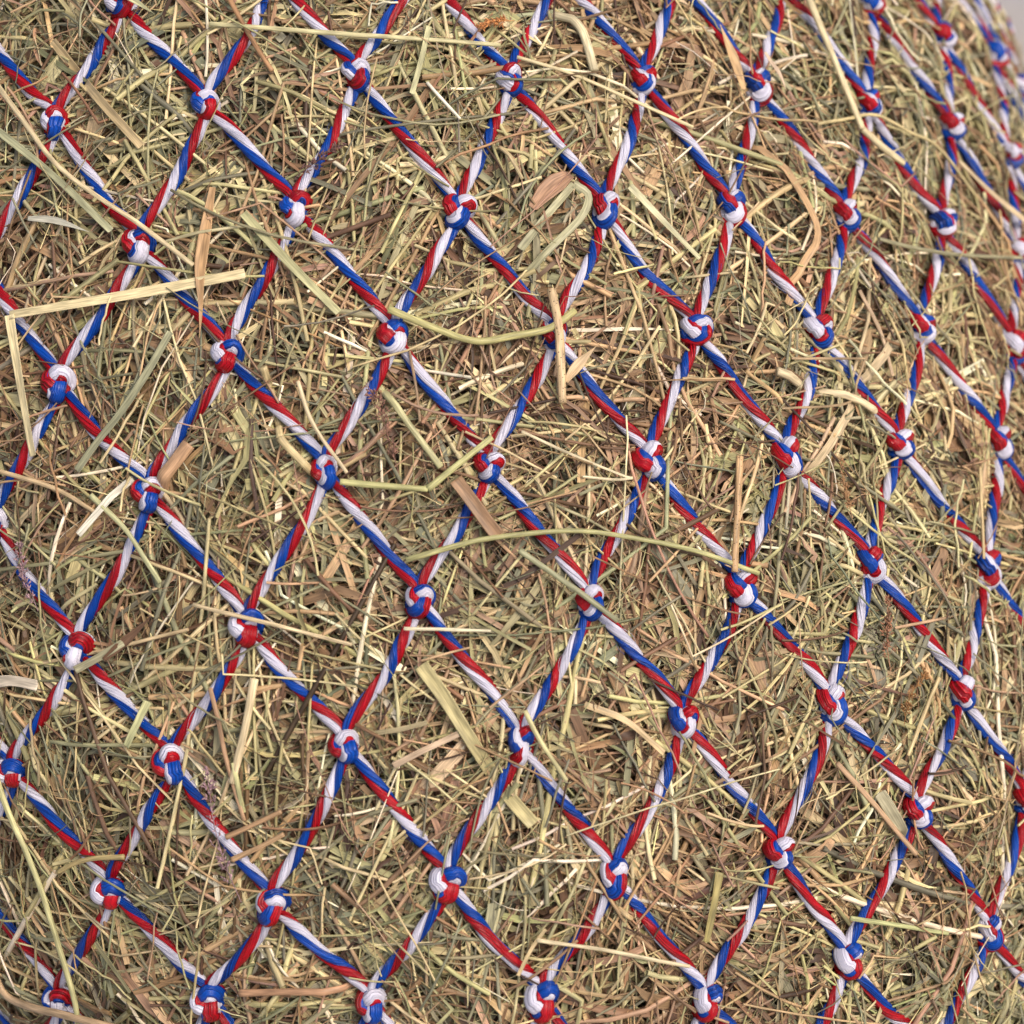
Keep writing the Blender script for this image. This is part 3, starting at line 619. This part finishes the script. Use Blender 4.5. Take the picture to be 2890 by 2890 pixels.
STRAWS = [
    ('p', 1, 3.65, (236, 214, 156), [(-2415, 1204), (-3476, 898), (-4539, 585), (-5083, 417)], [(-5096, 414), (-5073, 44), (-5013, -562)], 'broad pale straw folded sharply near the left edge, its long arm crossing the net'),
    ('b', 1, 4.30, (196, 152, 98), [(-2634, 1752), (-2741, 1503), (-2881, 1150), (-2925, 888), (-2981, 675)], None, 'upright tan blade with a pointed tip crossing the broad folded straw'),
    ('s', 1, 1.94, (228, 204, 152), [(-5007, 2161), (-4666, 1888), (-4332, 1631), (-3886, 1472), (-3497, 1366), (-2945, 1169)], None, 'long thin pale straw running downhill from the left edge over a white-topped knot'),
    ('p', 1, 2.79, (168, 166, 124), [(-5070, 1783), (-4391, 1544), (-3803, 1259)], None, 'grey-green flat straw running downhill from the left edge, under the long pale straw'),
    ('p', 0, 3.65, (206, 178, 124), [(-4218, 2537), (-3823, 2234), (-3349, 1921)], None, 'broad tan blade under the twine in the upper left mesh'),
    ('s', 1, 1.94, (206, 194, 138), [(-2437, 2931), (-1626, 3009), (-883, 3080), (-111, 3157), (698, 3229)], None, 'long nearly level straw lying across the cords near the top edge'),
    ('s', 1, 1.94, (176, 130, 84), [(-2221, 3204), (-2085, 2995), (-1950, 2819), (-1832, 2685)], None, 'thin brown stem slanting down from the top edge past the crossing level straw'),
    ('b', 1, 2.58, (204, 200, 146), [(-3483, 3017), (-3244, 2973), (-3029, 2911)], None, 'short pale green leaf tip lying on the topmost left knot'),
    ('b', 1, 2.58, (208, 202, 176), [(-4738, 1175), (-4414, 1221), (-4055, 1209)], None, 'whitish pointed leaf lying in the mesh at upper left, bent at its blunt end'),
    ('p', 1, 3.23, (190, 184, 128), [(-2348, 1622), (-1919, 1339), (-1501, 1088)], None, 'pale olive straw crossing a cord downhill from the tan pointed blade'),
    ('s', 1, 2.79, (196, 186, 114), [(-981, 1184), (-572, 1124), (-140, 1086), (262, 1169), (655, 1263), (964, 1417)], None, 'bent yellow-green straw spanning two neighbouring knots above the centre'),
    ('d', 1, 3.44, (216, 182, 130), [(753, 1537), (747, 1248), (669, 774)], None, 'speckled tan stalk standing across a red and white knot'),
    ('b', 1, 3.65, (214, 180, 130), [(744, 925), (902, 1050), (1139, 1205)], None, 'small tan leaf flaring from beside the speckled stalk over the knot'),
    ('s', 1, 1.94, (180, 174, 110), [(-1187, -499), (-704, -342), (-253, -220), (555, -82), (1225, -71), (1873, -111), (2505, -225)], None, 'long arched green straw crossing three cords below the centre'),
    ('s', 1, 2.36, (196, 190, 120), [(-1735, -71), (-1326, -29), (-862, 16)], [(-862, 16), (-519, 224), (-129, 452)], 'yellow-green straw kinked upward, its end on a red and blue knot'),
    ('s', 0, 2.58, (198, 190, 132), [(-1190, 680), (-953, 431), (-694, 185)], None, 'straight pale olive stem running down to the kinked straw near the centre'),
    ('p', 1, 5.16, (160, 122, 84), [(-565, 118), (-395, -47), (-222, -206)], None, 'flat brown leaf piece lying over a cord just left of the centre'),
    ('s', 1, 2.15, (160, 158, 116), [(-23, -277), (460, -468), (876, -653)], None, 'grey-green straw lying over a blue knot below the centre'),
    ('s', 1, 1.29, (236, 222, 178), [(-1309, -975), (-887, -916), (-438, -863)], None, 'thin cream straw lying level just under a white and blue knot'),
    ('s', 1, 1.07, (232, 212, 164), [(198, 535), (681, 437), (1172, 351), (1289, 341)], [(1289, 341), (1099, 312), (757, 299)], 'fine cream straw curled back in a narrow loop, in the centre mesh'),
    ('p', 0, 5.16, (196, 180, 120), [(-1189, -1203), (-1015, -1376), (-840, -1599), (-547, -1955), (-291, -2171)], None, 'widest striped olive blade running downhill under the twine below the centre'),
    ('s', 1, 2.58, (204, 196, 132), [(-6218, -3060), (-6120, -3586), (-5955, -3975), (-5852, -4378), (-5773, -5234), (-5861, -5693)], None, 'long pale green stalk curving down the lower left edge to the bottom'),
    ('s', 1, 3.44, (206, 170, 124), [(-7038, -5792), (-6916, -5958), (-6414, -5741), (-5853, -5481), (-4685, -5050)], None, 'thick broken tan stalk in the bottom left corner'),
    ('s', 1, 1.72, (190, 148, 106), [(-3403, -1806), (-3365, -2054), (-3347, -2315), (-3258, -2730)], None, 'tan stem hanging down beside the purple seed head, lower left'),
    ('p', 1, 3.01, (208, 204, 140), [(-4114, -2089), (-4275, -2300), (-4441, -2521)], None, 'short cut yellow-green piece lying on a cord at lower left'),
    ('s', 1, 1.94, (190, 166, 104), [(-4704, -3477), (-5071, -3629), (-5350, -3786), (-5616, -3982)], None, 'short hooked straw crossing above a white and red knot, lower left'),
    ('p', 0, 2.79, (184, 172, 116), [(-5280, -4450), (-5120, -4605), (-4964, -4769)], None, 'short olive stick under the lower left net'),
    ('s', 0, 2.79, (194, 146, 104), [(-3630, -4220), (-3058, -4019), (-2421, -3834)], None, 'level brown stalk beside the bottom edge'),
    ('s', 0, 3.01, (236, 210, 158), [(-2911, -1623), (-3102, -2038), (-3321, -2470)], None, 'shiny pale stalk standing upright right of the purple seed head'),
    ('s', 1, 1.94, (192, 150, 104), [(-3486, -2921), (-3160, -2735), (-2846, -2556)], None, 'upper of two brown stems over a cord at lower left'),
    ('s', 1, 1.94, (196, 156, 108), [(-3463, -3088), (-3142, -2900), (-2856, -2727)], None, 'lower of two brown stems over a cord at lower left'),
    ('s', 1, 2.15, (204, 164, 120), [(3110, -1544), (3454, -1813), (3720, -2043), (3973, -2261)], None, 'slanting pinkish tan straw ending on a cord at lower right'),
    ('s', 1, 1.72, (192, 192, 126), [(3031, -2700), (3641, -2795), (4297, -2925)], None, 'level pale green straw crossing where two cords meet, bottom right'),
    ('s', 1, 1.72, (210, 184, 126), [(4635, -964), (4336, -1226), (4038, -1516)], None, 'upright straw beside the right cord of the lower right mesh'),
    ('p', 0, 4.73, (178, 168, 130), [(3583, -1773), (3738, -1962), (3885, -2155)], None, 'wide grey-green leaf piece in the lower right mesh'),
    ('p', 0, 2.79, (166, 150, 84), [(1581, -2354), (1467, -2613), (1342, -2878)], None, 'dark olive stick standing upright near the bottom right'),
    ('s', 0, 3.44, (232, 208, 158), [(3187, 1208), (4105, 1069), (4383, 990)], [(4383, 990), (4520, 1060), (4578, 1124)], 'thick glossy pale straw with a bent end, right of the centre'),
    ('p', 0, 4.30, (212, 186, 140), [(4811, 1474), (4232, 1105), (3776, 793), (3414, 519)], None, 'broad tan blade crossing behind the glossy bent straw'),
    ('s', 1, 1.07, (176, 146, 104), [(3415, 1313), (3919, 1341), (4423, 1364)], [(4423, 1364), (4236, 1190), (4038, 1028), (3163, 949)], 'thin brown straw folded back on itself over two cords'),
    ('d', 1, 2.79, (206, 164, 110), [(2531, 578), (2393, 203), (2226, -228)], None, 'speckled upright stalk reaching down to the end of the arched green straw'),
    ('s', 1, 3.23, (222, 202, 150), [(4878, 4234), (4994, 3940), (5082, 3654), (5224, 3145)], [(5224, 3145), (5490, 3033), (5822, 2932)], 'thick cream straw bent at its joint, falling from the top edge at right'),
    ('b', 1, 4.30, (212, 170, 112), [(3570, 3275), (3528, 3539), (3465, 3755)], None, 'tan pointed sheath under the upper right knots'),
    ('p', 0, 3.65, (202, 160, 108), [(3644, 2917), (3929, 2654), (4132, 2291), (3869, 2020), (3564, 1725)], None, 'bent brown stalk running down through two meshes at upper right'),
    ('p', 1, 4.30, (218, 190, 142), [(6931, 3012), (7586, 2755), (8551, 2446)], None, 'broad blurred tan blade at the right edge'),
    ('s', 1, 1.72, (160, 152, 112), [(5059, 2285), (5596, 2250), (6216, 2233), (7054, 2239), (7902, 2245)], None, 'level grey-green straw crossing the cords near the right edge'),
    ('s', 1, 1.50, (206, 184, 124), [(4546, 3125), (5018, 3210), (5552, 3297), (6076, 3214), (6619, 3117), (7149, 2744)], None, 'thin arched straw over a white knot at upper right'),
    ('b', 1, 3.01, (228, 196, 160), [(3999, 3607), (4072, 3474), (4170, 3328)], None, 'small peach leaf tip resting on a red and white knot near the top'),
    ('s', 0, 3.87, (222, 204, 156), [(1300, 3651), (1491, 3579), (1671, 3469), (1721, 3178)], None, 'thick curved cream stalk between cords at the top'),
    ('s', 1, 1.50, (228, 206, 150), [(862, 3166), (1447, 3126), (2138, 3014), (2788, 2905)], None, 'long thin pale straw slanting from a knot near the top centre'),
    ('p', 0, 2.15, (196, 190, 136), [(-63, 3252), (-210, 2997), (-375, 2732)], None, 'short upright olive straw in a top mesh'),
    ('s', 0, 1.72, (216, 190, 134), [(332, 2804), (417, 2676), (484, 2566), (661, 2281)], None, 'pale tan straw beside a cord in the upper middle mesh'),
    ('p', 0, 3.01, (176, 170, 126), [(504, 1782), (839, 2042), (1216, 2313)], [(1216, 2313), (1356, 2251), (1230, 2089), (838, 1837), (435, 1571)], 'grey-green blade folded into a loop in the upper middle mesh'),
    ('p', 0, 2.58, (206, 198, 148), [(1858, 2373), (2184, 2150), (2506, 1935)], None, 'pale straight straw running downhill in the mesh right of the looped blade'),
    ('b', 0, 7.31, (190, 144, 106), [(714, 2085), (959, 2255), (1377, 2470)], None, 'broad brown leaf scrap under the cord in the upper middle'),
    ('s', 0, 1.29, (244, 234, 204), [(-190, 2837), (-53, 2732), (100, 2622)], None, 'short white straw in the mesh below the level top straw'),
    ('p', 0, 2.79, (238, 228, 200), [(-3446, -15), (-3816, -362), (-4009, -509), (-4613, -1023)], None, 'whitish flat blade slipping behind a red and blue knot at left'),
    ('s', 0, 5.38, (196, 152, 108), [(-3708, -494), (-3479, -297), (-3250, -92)], None, 'thick brown hollow stalk with its cut end against a red and blue knot'),
    ('p', 1, 3.23, (172, 168, 126), [(-4524, -552), (-4246, -287), (-3943, -20), (-3595, 325), (-3287, 658)], None, 'long grey-green blade crossing a cord at left'),
    ('s', 1, 1.94, (200, 196, 138), [(-4413, -695), (-4085, -849), (-3892, -1035), (-3776, -1154)], None, 'thin pale green straw below the red and blue knot at left'),
    ('s', 1, 1.50, (222, 196, 146), [(-3445, -1229), (-2652, -1190), (-1857, -1176)], None, 'long thin tan straw lying level above a white and red knot at left'),
    ('s', 1, 1.50, (224, 200, 152), [(-2022, 548), (-1926, 279), (-1655, 3)], None, 'thin pale straw passing over a red and blue knot left of the centre'),
    ('s', 0, 3.01, (212, 188, 130), [(-2361, 587), (-2327, 345), (-2287, 130)], [(-2287, 130), (-2237, 89), (-2023, -42)], 'jointed tan stem running into a red and blue knot left of the centre'),
    ('p', 1, 4.30, (224, 206, 176), [(-6074, -2581), (-5731, -2439), (-5405, -2364)], None, 'glossy whitish strip at the lower left edge'),
    ('s', 1, 1.72, (212, 180, 130), [(-5598, -800), (-4840, -748), (-4397, -808)], None, 'thin tan straw reaching in from the left edge below the folded straw'),
    ('b', 0, 3.23, (118, 86, 60), [(-4536, -1899), (-4206, -1650), (-3925, -1430)], None, 'dark brown blade beside a white knot at lower left'),
    ('p', 1, 3.01, (178, 170, 130), [(-4868, -2070), (-4590, -1899), (-4284, -1706)], None, 'short grey-green piece with its end on a white and red knot at left'),
    ('s', 1, 1.50, (214, 184, 124), [(5893, 563), (5800, 323), (5654, -121)], None, 'upright blurred straw crossing a cord at the right edge'),
    ('s', 1, 1.72, (206, 172, 130), [(4558, 1870), (4738, 1562), (4775, 1248)], None, 'slender pinkish straw in a narrow mesh right of the centre'),
    ('p', 0, 2.58, (206, 176, 124), [(408, -1263), (806, -1335), (1158, -1530)], None, 'tan straw under the net below the arched green straw'),
    ('p', 0, 2.36, (206, 176, 140), [(-1618, -1963), (-1291, -1799), (-891, -1614)], None, 'pinkish straw beside the widest striped blade'),
    ('s', 1, 1.72, (208, 196, 134), [(-213, -1372), (-116, -1544), (108, -1815)], None, 'pale green straw slanting down past a blue and white knot below the centre'),
    ('s', 1, 1.50, (224, 204, 156), [(-415, -3029), (299, -3022), (1139, -3078)], None, 'level pale straw near the bottom centre crossing a cord'),
    ('s', 0, 1.94, (216, 184, 128), [(420, -2668), (674, -2805), (856, -2891)], None, 'short tan stem just below a white and red knot at the bottom centre'),
    ('p', 1, 1.50, (206, 180, 128), [(-661, -3334), (-482, -3100), (-316, -2934)], None, 'upright straw crossing a white cord at the bottom centre'),
]
SEED_HEADS = [
    ([(-1130, 79), (-1174, 285), (-1243, 523), (-1331, 651)], 8.3, (150, 110, 92), 'feathery brown seed head over a cord left of the centre'),
    ([(-3423, -3401), (-3531, -3138), (-3581, -2822), (-3559, -2412)], 6.1, (170, 136, 140), 'wispy purple seed head trailing down over a lower left cord'),
    ([(3787, 201), (3752, 409), (3763, 599)], 4.0, (170, 130, 90), 'small tan seed head in a right-hand mesh above the arched straw end'),
    ([(3944, -895), (3962, -662), (4074, -353)], 5.4, (168, 120, 90), 'upright reddish seed head under a knot at right'),
    ([(898, 3424), (679, 3385), (483, 3319)], 3.6, (206, 140, 84), 'tiny orange seed tuft on a cord near the top edge'),
    ([(-5225, -1747), (-5316, -1534), (-5334, -1302)], 5.4, (166, 134, 136), 'fine purple seed wisp beside a cord at the left edge'),
    ([(4016, -1291), (4144, -1098), (4429, -910)], 5.4, (160, 116, 70), 'dark bristly seed tuft in the lower right mesh'),
    ([(-1745, 1954), (-1490, 2103), (-1235, 2251)], 4.7, (120, 88, 80), 'dark purplish seed tuft tucked in the upper left middle mesh'),
]
KN = kdtree.KDTree(len(NODE))
for i, k in enumerate(NODE):
    KN.insert(NODE[k][0], i)
KN.balance()

def speckled(src):
    m = src.copy(); m.name = 'speckled_straw'
    n, l = m.node_tree.nodes, m.node_tree.links
    b = n['Principled BSDF']
    old = b.inputs['Base Color'].links[0].from_socket
    at = n.new('ShaderNodeAttribute'); at.attribute_name = 'grain'
    vo = n.new('ShaderNodeTexVoronoi'); vo.inputs['Scale'].default_value = 1.1; vo.inputs['Randomness'].default_value = 1.0
    l.new(at.outputs['Vector'], vo.inputs['Vector'])
    lt = n.new('ShaderNodeMath'); lt.operation = 'LESS_THAN'; lt.inputs[1].default_value = 0.2
    l.new(vo.outputs['Distance'], lt.inputs[0])
    mx = n.new('ShaderNodeMix'); mx.data_type = 'RGBA'
    l.new(lt.outputs[0], mx.inputs['Factor']); l.new(old, mx.inputs[6]); mx.inputs[7].default_value = (0.05, 0.025, 0.012, 1)
    l.new(mx.outputs[2], b.inputs['Base Color'])
    return m
SPECKLED = speckled(STALK)

def straw_path(ab, over, width, n=26):
    q = bag_dir(np.array(ab, float) * 1e-4)
    p = catmull(bag_point(q), n) if len(q) > 2 else np.linspace(bag_point(q)[0], bag_point(q)[-1], n)
    S, N = drop(p)
    dc = cord_distance(p)
    dk = np.array([KN.find(x)[2] for x in p])
    half = width * 0.0005
    if over:
        h = np.full(n, 0.0066)
        h = np.maximum(h, np.where(dc < 0.0045, 0.0052 + half, 0))
        h = np.maximum(h, np.where(dk < 0.0072, 0.0070 + half, 0))
    else:
        h = np.full(n, 0.0070)
        h = np.minimum(h, np.where(dc < 0.0045, -0.0012 - half * 0.5, 1))
    hs = np.pad(h, 8, mode='edge')
    for _ in range(3 if over else 1):                                   # a stiff straw lifts and dips gently
        hs = np.convolve(np.pad(hs, 4, mode='edge'), np.ones(9) / 9, mode='valid')
    hs = hs[8:-8]
    h = hs + 0.8 * np.max(h - hs) if over else np.minimum(hs, np.where(dc < 0.0045, -0.0008, 1))
    return S + N * h[:, None], N

def straw_mesh(kind, path, N, width, rgb, seed):
    g2 = np.random.default_rng(seed)
    n = len(path)
    T = norm(np.gradient(path, axis=0))
    B = norm(np.cross(N, T))
    N2 = np.cross(T, B)
    w = width * 0.001
    u = np.linspace(0, 1, n)
    s = u * np.linalg.norm(np.diff(path, axis=0), axis=1).sum() * 1000
    wv = w * (1 + 0.05 * np.sin(u * g2.uniform(4, 9) + g2.uniform(0, 6)))
    if kind == 'b':
        wv = wv * np.clip(np.minimum(0.55 + u * 1.6, (1 - u) * 2.0), 0.06, 1)
    else:
        wv = wv * (1.0 - 0.12 * u)
    roll = 0.0 if kind in 'sd' else g2.normal(0, 0.22) + g2.normal(0, 0.35) * (u - 0.5)
    roll = np.broadcast_to(roll, (n,))
    cb, sb = np.cos(roll)[:, None], np.sin(roll)[:, None]
    B, N2 = B * cb + N2 * sb, -B * sb + N2 * cb
    k = 10
    th = np.linspace(0, 2 * np.pi, k, endpoint=False)
    asp = 0.75 if kind in 'sd' else 0.13
    X = np.cos(th)[None] * wv[:, None] * 0.5
    Z = np.sin(th)[None] * wv[:, None] * 0.5 * asp
    if kind in 'bp':                                     # shallow gutter along the blade
        Z = Z + (np.cos(th)[None] ** 2) * wv[:, None] * 0.16
    V = path[:, None] + B[:, None] * X[..., None] + N2[:, None] * Z[..., None]
    i = np.arange(n - 1)[:, None] * k
    a = np.arange(k)[None]; a2 = (a + 1) % k
    quads = np.stack([i + a, i + a2, i + k + a2, i + k + a], -1).reshape(-1, 4)
    V = V.reshape(-1, 3)
    c0, c1 = path[0] + T[0] * -0.0002, path[-1] + T[-1] * 0.0002
    V = np.concatenate([V, [c0, c1]])
    m = n * k
    tris = np.concatenate([np.stack([np.full(k, m), a2[0], a[0]], 1), np.stack([np.full(k, m + 1), (n - 1) * k + a[0], (n - 1) * k + a2[0]], 1)])
    base = np.clip(lin(rgb), 0, 1) * 0.86
    base = base * 0.88 + base.mean() * 0.12
    col_ = base[None] * (1 + 0.10 * np.sin(u * g2.uniform(3, 8) + g2.uniform(0, 6)))[:, None]
    c = np.repeat(col_[:, None], k, 1).reshape(-1, 3)
    c = np.concatenate([c, [base * 0.55, base * 0.55]])
    across = np.abs(th / np.pi - 1) * width
    uv = np.stack([np.broadcast_to(across[None], (n, k)), np.broadcast_to(s[:, None], (n, k))], -1).reshape(-1, 2)
    uv = np.concatenate([uv, [[0, 0], [0, s[-1]]]]) + g2.uniform(0, 200, 2)
    return V, quads, tris, np.clip(c, 0, 0.95), uv

for i, (kind, over, width, rgb, p1, p2, label) in enumerate(STRAWS):
    pts1, N1 = straw_path(p1, over, width)
    pieces = [straw_mesh(kind, pts1, N1, width, rgb, 500 + i)]
    if p2:
        pts2, N2_ = straw_path(p2, over, width)
        pieces.append(straw_mesh(kind, pts2 + (pts1[-1] - pts2[0]) * np.linspace(1, 0, len(pts2))[:, None], N2_, width, rgb, 700 + i))
    off, VV, QQ, TT, CC, UU = 0, [], [], [], [], []
    for V, Q, T3, Cc, Uv in pieces:
        VV.append(V); QQ.append(Q + off); TT.append(T3 + off); CC.append(Cc); UU.append(Uv); off += len(V)
    V = np.concatenate(VV)
    o0 = pts1[0]
    nm, cat = ('straw', 'straw') if kind in 'sd' else ('grass_blade', 'grass blade')
    me = mesh_from(nm, V - o0, np.concatenate(QQ), [SPECKLED if kind == 'd' else STALK], colors=np.concatenate(CC), uv=np.concatenate(UU), tris=np.concatenate(TT))
    ob = link(nm, me, label=label, category=cat, group='loose pieces of hay lying on the net')
    ob.location = o0

def tube(path, w, k=3):
    n = len(path)
    T = norm(np.gradient(path, axis=0))
    _, N = drop(path)
    B = norm(np.cross(N, T)); N2 = np.cross(T, B)
    th = np.linspace(0, 2 * np.pi, k, endpoint=False)
    V = path[:, None] + (B[:, None] * np.cos(th)[None, :, None] + N2[:, None] * np.sin(th)[None, :, None]) * (np.broadcast_to(w, (n,)) * 0.5)[:, None, None]
    i = np.arange(n - 1)[:, None] * k
    a = np.arange(k)[None]; a2 = (a + 1) % k
    return V.reshape(-1, 3), np.stack([i + a, i + a2, i + k + a2, i + k + a], -1).reshape(-1, 4)

for i, (p1, spread, rgb, label) in enumerate(SEED_HEADS):
    g2 = np.random.default_rng(900 + i)
    axis, N = straw_path(p1, 1, 0.5, n=30)
    axis = axis + N * 0.001
    o0 = axis[0]
    root = link('seed_head', label=label, category='seed head', group='feathery seed heads in the hay')
    root.location = o0
    base = lin(rgb)
    def emit_part(name, pieces, cols):
        off, VV, QQ, CC = 0, [], [], []
        for (V, Q), c in zip(pieces, cols):
            VV.append(V); QQ.append(Q + off); CC.append(np.ones((len(V), 1)) * c); off += len(V)
        V = np.concatenate(VV)
        me = mesh_from(name, V - o0, np.concatenate(QQ), [HAY], colors=np.clip(np.concatenate(CC), 0, 0.9), uv=V[:, :2] * 900)
        link(name, me, root)
    emit_part('stem', [tube(axis, 0.00035)], [base])
    br, cb_, sp, cs_ = [], [], [], []
    for j in range(46):
        u = g2.uniform(0.15, 1.0)
        p = axis[int(u * 29)]
        t = norm(axis[min(29, int(u * 29) + 1)] - axis[max(0, int(u * 29) - 1)])
        nn = drop(p[None])[1][0]
        side = np.cross(nn, t)
        L = spread * 0.001 * g2.uniform(0.25, 0.75) * (1.15 - 0.5 * u)
        d = norm(t * g2.uniform(0.5, 1.4) + side * g2.normal(0, 0.8) + nn * g2.normal(0.1, 0.2))
        q = np.stack([p, p + d * L * 0.5 + nn * 0.0004, p + norm(d + 0.4 * t) * L + nn * g2.normal(0, 0.0006)])
        q = catmull(q, 6)
        br.append(tube(q, 0.00016)); cb_.append(base * g2.normal(1, 0.1))
        for m in range(g2.integers(2, 5)):
            f = g2.uniform(0.4, 1.0)
            c = q[int(f * 5)]
            e = norm(d + g2.normal(0, 0.5, 3)) * g2.uniform(0.0008, 0.0018)
            w3 = np.array([0.0001, 0.00055, 0.0005, 0.0001])
            sp.append(tube(c + e * np.linspace(0, 1, 4)[:, None], w3, 4)); cs_.append(base * g2.normal(0.9, 0.2))
    emit_part('branches', br, cb_)
    emit_part('spikelets', sp, cs_)
